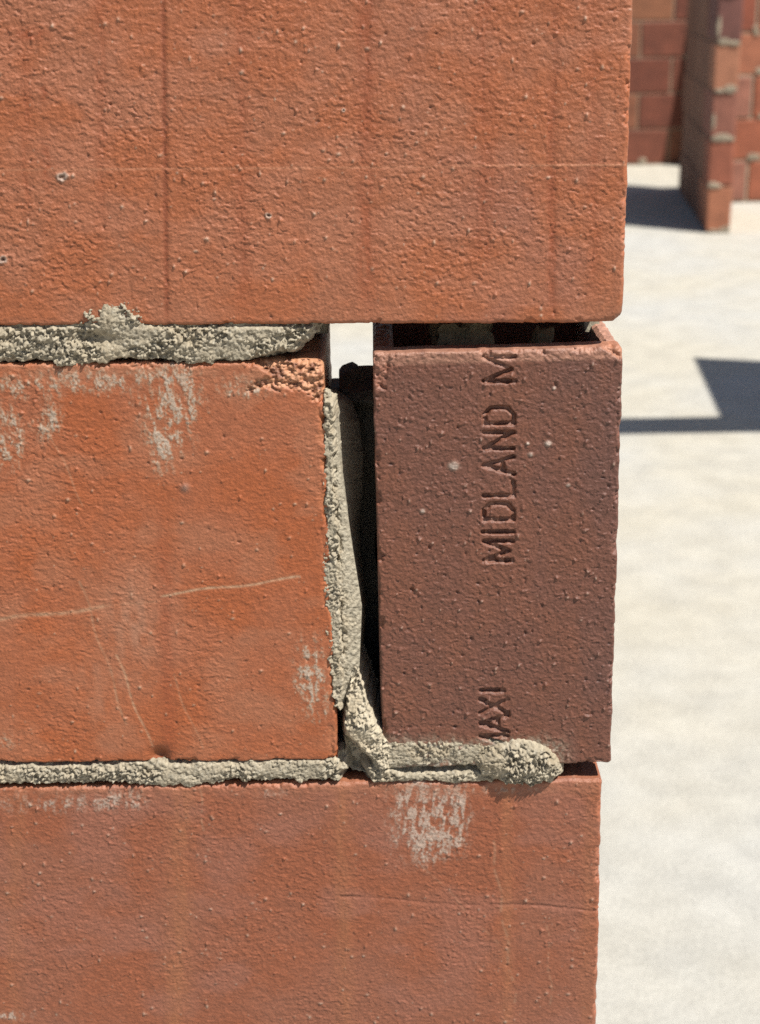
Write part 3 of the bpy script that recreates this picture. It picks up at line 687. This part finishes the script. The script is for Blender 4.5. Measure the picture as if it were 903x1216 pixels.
# ---------------------------------------------------------------- plain bricks: rest of this wall and the far walls
_bm_cache = {}
def plain_mesh(L, T, H, k=0):
    key = (round(L, 3), round(T, 3), round(H, 3), k)
    if key in _bm_cache: return _bm_cache[key]
    rs = random.Random(hash(key) & 0xffff); b_ = .004
    V = []; 
    for sz in (-1, 1):
        for (dx, dy, dz) in ((b_, 0, 1), ):
            pass
    # three rings: bottom (inset), middle x2, top (inset), each an 8-corner outline
    def ring(z, ins):
        hx, hy = L / 2 - ins, T / 2 - ins; c = b_
        return [(hx - c, -hy, z), (hx, -hy + c, z), (hx, hy - c, z), (hx - c, hy, z), (-hx + c, hy, z), (-hx, hy - c, z), (-hx, -hy + c, z), (-hx + c, -hy, z)]
    rings = [ring(-H / 2, b_), ring(-H / 2 + b_, 0), ring(H / 2 - b_, 0), ring(H / 2, b_)]
    for r_ in rings:
        for v in r_: V.append(tuple(c + rs.uniform(-.0012, .0012) for c in v))
    Fc = []
    for i in range(3):
        for j in range(8):
            a, b2 = i * 8 + j, i * 8 + (j + 1) % 8
            Fc.append((a, b2, b2 + 8, a + 8))
    Fc.append(tuple(range(7, -1, -1))); Fc.append(tuple(range(24, 32)))
    me = bpy.data.meshes.new("brick"); me.from_pydata(V, [], Fc); me.materials.append(M_plain); me.update()
    _bm_cache[key] = me; return me

PAL = [(.28, .10, .052), (.25, .078, .038), (.21, .058, .03), (.16, .058, .042), (.29, .12, .068), (.23, .082, .05), (.14, .056, .042)]
def add_brick(parent, x0, x1, z0, z1, col=None, T=.09, y=0.0):
    o = bpy.data.objects.new("brick", plain_mesh(x1 - x0, T, z1 - z0, random.randrange(3))); COL.objects.link(o)
    o.parent = parent; o.location = ((x0 + x1) / 2, y + random.uniform(-.002, .002), (z0 + z1) / 2); o.rotation_euler = (0, 0, random.uniform(-.006, .006))
    c = col or random.choice(PAL); o.color = (*c, 1); return o

def mortar_slab(parent, x0, x1, z0, z1, T=.082, y=0.0):
    s = T / 2
    V = [(x0, y - s, z0), (x1, y - s, z0), (x1, y + s, z0), (x0, y + s, z0), (x0, y - s, z1), (x1, y - s, z1), (x1, y + s, z1), (x0, y + s, z1)]
    me = bpy.data.meshes.new("mortar"); me.from_pydata(V, [], [(3, 2, 1, 0), (4, 5, 6, 7), (0, 1, 5, 4), (1, 2, 6, 5), (2, 3, 7, 6), (3, 0, 4, 7)]); me.materials.append(M_plainmortar)
    o = bpy.data.objects.new("mortar", me); COL.objects.link(o); o.parent = parent; o.color = (.27, .215, .155, 1); return o

# out-of-frame remainder of the near wall (local x: 0 at the end of the lower course)
zr = zt_bot
for k in range(1, 4):
    top = zr - .172 * k; e = -.305 * .5 * (k % 2) - .001
    x = 0.0
    if k % 2: add_brick(wall, -.1475, 0, top - .162, top); x = -.1575
    for i in range(4):
        add_brick(wall, x - .305, x, top - .162, top); x -= .315
mortar_slab(wall, -1.28, -.006, .001, zr - .166)
zl = p(0, 930)[2]
xA = p(716, 925)[0] - .305 - .010 - FACE[0]
for i in range(3): add_brick(wall, xA - .305 - .315 * i, xA - .315 * i, zl - .166, zl - .003)
xB = p(403, 904)[0] - .220 - .010 - FACE[0]
for i in range(3): add_brick(wall, xB - .305 - .315 * i, xB - .315 * i, p(0, 907)[2], zt_left)
xC = p(741, 384)[0] - .305 - .010 - FACE[0]
zc = p(0, 388)[2]
for i in range(2): add_brick(wall, xC - .305 - .315 * i, xC - .315 * i, zc, zc + .162)
mortar_slab(wall, -1.15, xA + .004, zl - .166, zc + .155)

# ---------------------------------------------------------------- far walls
def far_wall(name, label, cat, origin, ang, length, courses, cols=None, offset_first=0, end_cols=None, smear=0, seed=0, pal=None, group=None, mcol=(.27, .215, .155), smear_x=None):
    random.seed(seed)
    r_ = thing(name, label, cat, (origin[0], origin[1], 0), ang, group)
    H = .162; P_ = .172
    for c in range(courses):
        z0 = .010 + c * P_; x = 0.0; i = 0
        if (c + offset_first) % 2:
            w_ = .1475; add_brick(r_, 0, w_, z0, z0 + H, (cols or {}).get((c, 0)) or random.choice(pal or PAL)); x = w_ + .01; i = 1
        while x < length - .05:
            x1 = min(x + .305, length)
            add_brick(r_, x, x1, z0, z0 + H, (cols or {}).get((c, i)) or random.choice(pal or PAL)); x = x1 + .01; i += 1
    mortar_slab(r_, .006, length - .006, .0005, .010 + courses * P_ - .012).color = (*mcol, 1)
    # mortar left standing proud of some joints
    if smear:
        V = []; Fc = []
        for _ in range(smear):
            c = random.randrange(courses); cx = random.uniform(0.0, smear_x or length); zc_ = .005 + c * P_ + random.choice([0, 0, .172]) + random.uniform(-.004, .02)
            if random.random() < .45: cx = random.uniform(0.0, .02)
            rx, rz = random.uniform(.012, .05), random.uniform(.008, .026); s = -1
            yb = s * .0445; n = 9; b0 = len(V)
            V.append((cx, yb + s * random.uniform(.003, .005), zc_))
            for ring_, (f1, dy) in enumerate(((.6, .005), (1.0, -.004))):
                for j in range(n):
                    a = 2 * math.pi * j / n; f = f1 * random.uniform(.75, 1.25)
                    V.append((cx + rx * f * math.cos(a), yb + s * dy, max(.001, zc_ + rz * f * math.sin(a))))
            for j in range(n):
                Fc.append((b0, b0 + 1 + (j + 1) % n, b0 + 1 + j)); Fc.append((b0 + 1 + j, b0 + 1 + (j + 1) % n, b0 + 1 + n + (j + 1) % n, b0 + 1 + n + j))
        me = bpy.data.meshes.new("mortar_smear"); me.from_pydata(V, [], Fc); me.materials.append(M_plainmortar)
        o = bpy.data.objects.new("mortar_smear", me); COL.objects.link(o); o.parent = r_; o.color = (.25, .205, .15, 1); o["kind"] = "stuff"
    return r_

A0 = ground(np.array([838.0]), np.array([277.0]))[0]; A1 = ground(np.array([806.0]), np.array([226.0]))[0]
dv = (A1 - A0)[:2]; Ls = float(np.hypot(*dv)); ang = math.atan2(dv[1], dv[0])
nrm = np.array([math.sin(ang), -math.cos(ang)])             # to the right of the pier's left face
c0 = A0[:2] + nrm * .045
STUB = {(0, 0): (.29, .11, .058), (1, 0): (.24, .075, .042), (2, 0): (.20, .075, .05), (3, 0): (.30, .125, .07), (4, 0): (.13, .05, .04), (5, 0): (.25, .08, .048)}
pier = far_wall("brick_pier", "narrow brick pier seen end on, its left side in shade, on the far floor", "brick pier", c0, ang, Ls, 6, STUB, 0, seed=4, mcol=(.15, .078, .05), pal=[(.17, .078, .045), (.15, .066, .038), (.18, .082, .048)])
# mortar on the end of the pier (its own end face)
def end_smears(r_, n, seed):
    random.seed(seed); V = []; Fc = []
    for k in range(6):
        for _ in range(n):
            zc_ = .005 + k * .172 + random.uniform(-.006, .012); cy = random.uniform(-.035, .035); ry, rz = random.uniform(.022, .05), random.uniform(.008, .020)
            if _ == n - 1 and k in (2, 4): cy = .037; rz = random.uniform(.03, .06); ry = .009; zc_ += .05
            b0 = len(V); V.append((-.006, cy, max(.002, zc_))); m_ = 9
            for f1, dx in ((.6, -.005), (1.0, .006)):
                for j in range(m_):
                    a = 2 * math.pi * j / m_; f = f1 * random.uniform(.75, 1.25)
                    V.append((dx, max(-.0435, min(.0435, cy + ry * f * math.cos(a))), max(.001, zc_ + rz * f * math.sin(a))))
            for j in range(m_):
                Fc.append((b0, b0 + 1 + j, b0 + 1 + (j + 1) % m_)); Fc.append((b0 + 1 + j, b0 + 1 + m_ + j, b0 + 1 + m_ + (j + 1) % m_, b0 + 1 + (j + 1) % m_))
    me = bpy.data.meshes.new("mortar_smear"); me.from_pydata(V, [], Fc); me.materials.append(M_plainmortar)
    o = bpy.data.objects.new("mortar_smear", me); COL.objects.link(o); o.parent = r_; o.color = (.25, .205, .15, 1); o["kind"] = "stuff"
end_smears(pier, 3, 12)
# wall to the right of the pier
R0 = ground(np.array([868.0]), np.array([241.0]))[0]
tpar = (R0[1] - A0[1]) / dv[1]
rx0 = A0[0] + dv[0] * tpar + .098
far_wall("brick_wall", "sunlit far brick wall with sloppy pale mortar, right of the pier", "brick wall", (rx0, R0[1] + .045), 0.0, 1.5, 6, None, 1, smear=90, smear_x=.6, seed=9,
         pal=[(.25, .078, .04), (.27, .10, .054), (.20, .056, .03), (.24, .10, .068)])
# back wall on the left
Bk = ground(np.array([760.0]), np.array([196.0]))[0]
BC = {}
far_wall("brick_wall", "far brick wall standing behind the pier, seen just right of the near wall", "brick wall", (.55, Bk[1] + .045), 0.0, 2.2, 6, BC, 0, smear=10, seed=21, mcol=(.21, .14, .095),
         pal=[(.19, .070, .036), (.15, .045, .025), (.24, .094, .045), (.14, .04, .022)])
# unseen upright added behind the pier to shade a strip of the back wall
def beam(name, a, b_, w_, t_, col, mat, parent=None, up=(0, 0, 1)):
    a, b_ = Vector(a), Vector(b_); d = (b_ - a); L_ = d.length; d.normalize()
    s = d.cross(Vector(up)); 
    if s.length < 1e-4: s = Vector((1, 0, 0))
    s.normalize(); n = s.cross(d).normalized()
    V = []; c = min(w_, t_) * .12
    prof = [(-w_ / 2 + c, -t_ / 2), (w_ / 2 - c, -t_ / 2), (w_ / 2, -t_ / 2 + c), (w_ / 2, t_ / 2 - c), (w_ / 2 - c, t_ / 2), (-w_ / 2 + c, t_ / 2), (-w_ / 2, t_ / 2 - c), (-w_ / 2, -t_ / 2 + c)]
    for q in (a, b_):
        for (i, j) in prof: V.append(tuple(q + s * i + n * j))
    Fc = [(k, (k + 1) % 8, 8 + (k + 1) % 8, 8 + k) for k in range(8)] + [tuple(range(7, -1, -1)), tuple(range(8, 16))]
    me = bpy.data.meshes.new(name); me.from_pydata(V, [], Fc); me.materials.append(mat)
    o = bpy.data.objects.new(name, me); COL.objects.link(o); o.color = (*col, 1)
    if parent: o.parent = parent
    return o
g0 = ground(np.array([828.0]), np.array([199.0]))[0]
g1 = at(np.array([860.0]), np.array([-10.0]), Bk[1] - .03)[0]
post = beam("shadow_upright", (g0[0], Bk[1] - .075, .002), (g1[0], Bk[1] - .028, g1[2] + .25), .14, .03, (.07, .03, .015), M_timber, up=(0, 1, 0))
post["label"] = "dark brown board added out of sight behind the pier to cast a shadow"; post["category"] = "board"

# ---------------------------------------------------------------- unseen timber stand, form guessed, added beyond the right edge to cast floor shadows
cot = 1 / math.tan(SUN_EL)
def lift(g, z): return np.array([g[0] + SX * cot * z, g[1] + SY * cot * z, z])
ZP = 1.32
b0 = ground(np.array([742.0]), np.array([506.0]))[0]; b1 = ground(np.array([870.0]), np.array([504.0]))[0]
dirb = (b1 - b0) / np.linalg.norm(b1 - b0)
P0 = lift(b0 - dirb * 1.1, ZP); P1 = lift(b1 + dirb * 1.2, ZP)
tr = thing("shadow_stand", "guessed timber stand with one narrow plank, added beyond the right edge to cast a floor shadow", "shadow_stand", (float(P1[0]), float(P1[1]), 0))
inv = -Vector((float(P1[0]), float(P1[1]), 0))
def tb(name, a, b_, w_, t_):
    return beam(name, Vector(a) + inv, Vector(b_) + inv, w_, t_, (.30, .21, .12), M_timber, tr)
tb("plank", P0, P1, .115, .035)
for q in (P0 + dirb * .08, P1 - dirb * .08):
    for s in (-1, 1):
        tb("leg", (q[0] + dirb[0] * .0, q[1] + s * .16, 0.0), (q[0], q[1] + s * .03, ZP - .02), .05, .05)
    tb("crossbar", (q[0], q[1] - .115, .5), (q[0], q[1] + .115, .5), .04, .03)
# unseen board on the plank, shaped to cast the broad floor shadow
Z2 = ZP + .018 + .0005
q = [lift(g, Z2) for g in (ground(np.array([828.0]), np.array([425.0]))[0], ground(np.array([866.0]), np.array([508.0]))[0])]
q += [q[1] + np.array([.62, -.16, 0]), q[0] + np.array([.66, -.21, 0])]
cc = sum(q) / 4
V = [tuple(v - cc) for v in q] + [tuple(v - cc + np.array([0, 0, .018])) for v in q]
me = bpy.data.meshes.new("shadow_board"); me.from_pydata(V, [], [(0, 3, 2, 1)[::-1], (4, 5, 6, 7), (0, 1, 5, 4), (1, 2, 6, 5), (2, 3, 7, 6), (3, 0, 4, 7)]); me.materials.append(M_timber)
mb = bpy.data.objects.new("shadow_board", me); COL.objects.link(mb); mb.location = tuple(cc); mb.color = (.33, .24, .14, 1)
mb["label"] = "unseen plywood board on the plank, outline shaped to cast the floor shadow"; mb["category"] = "board"
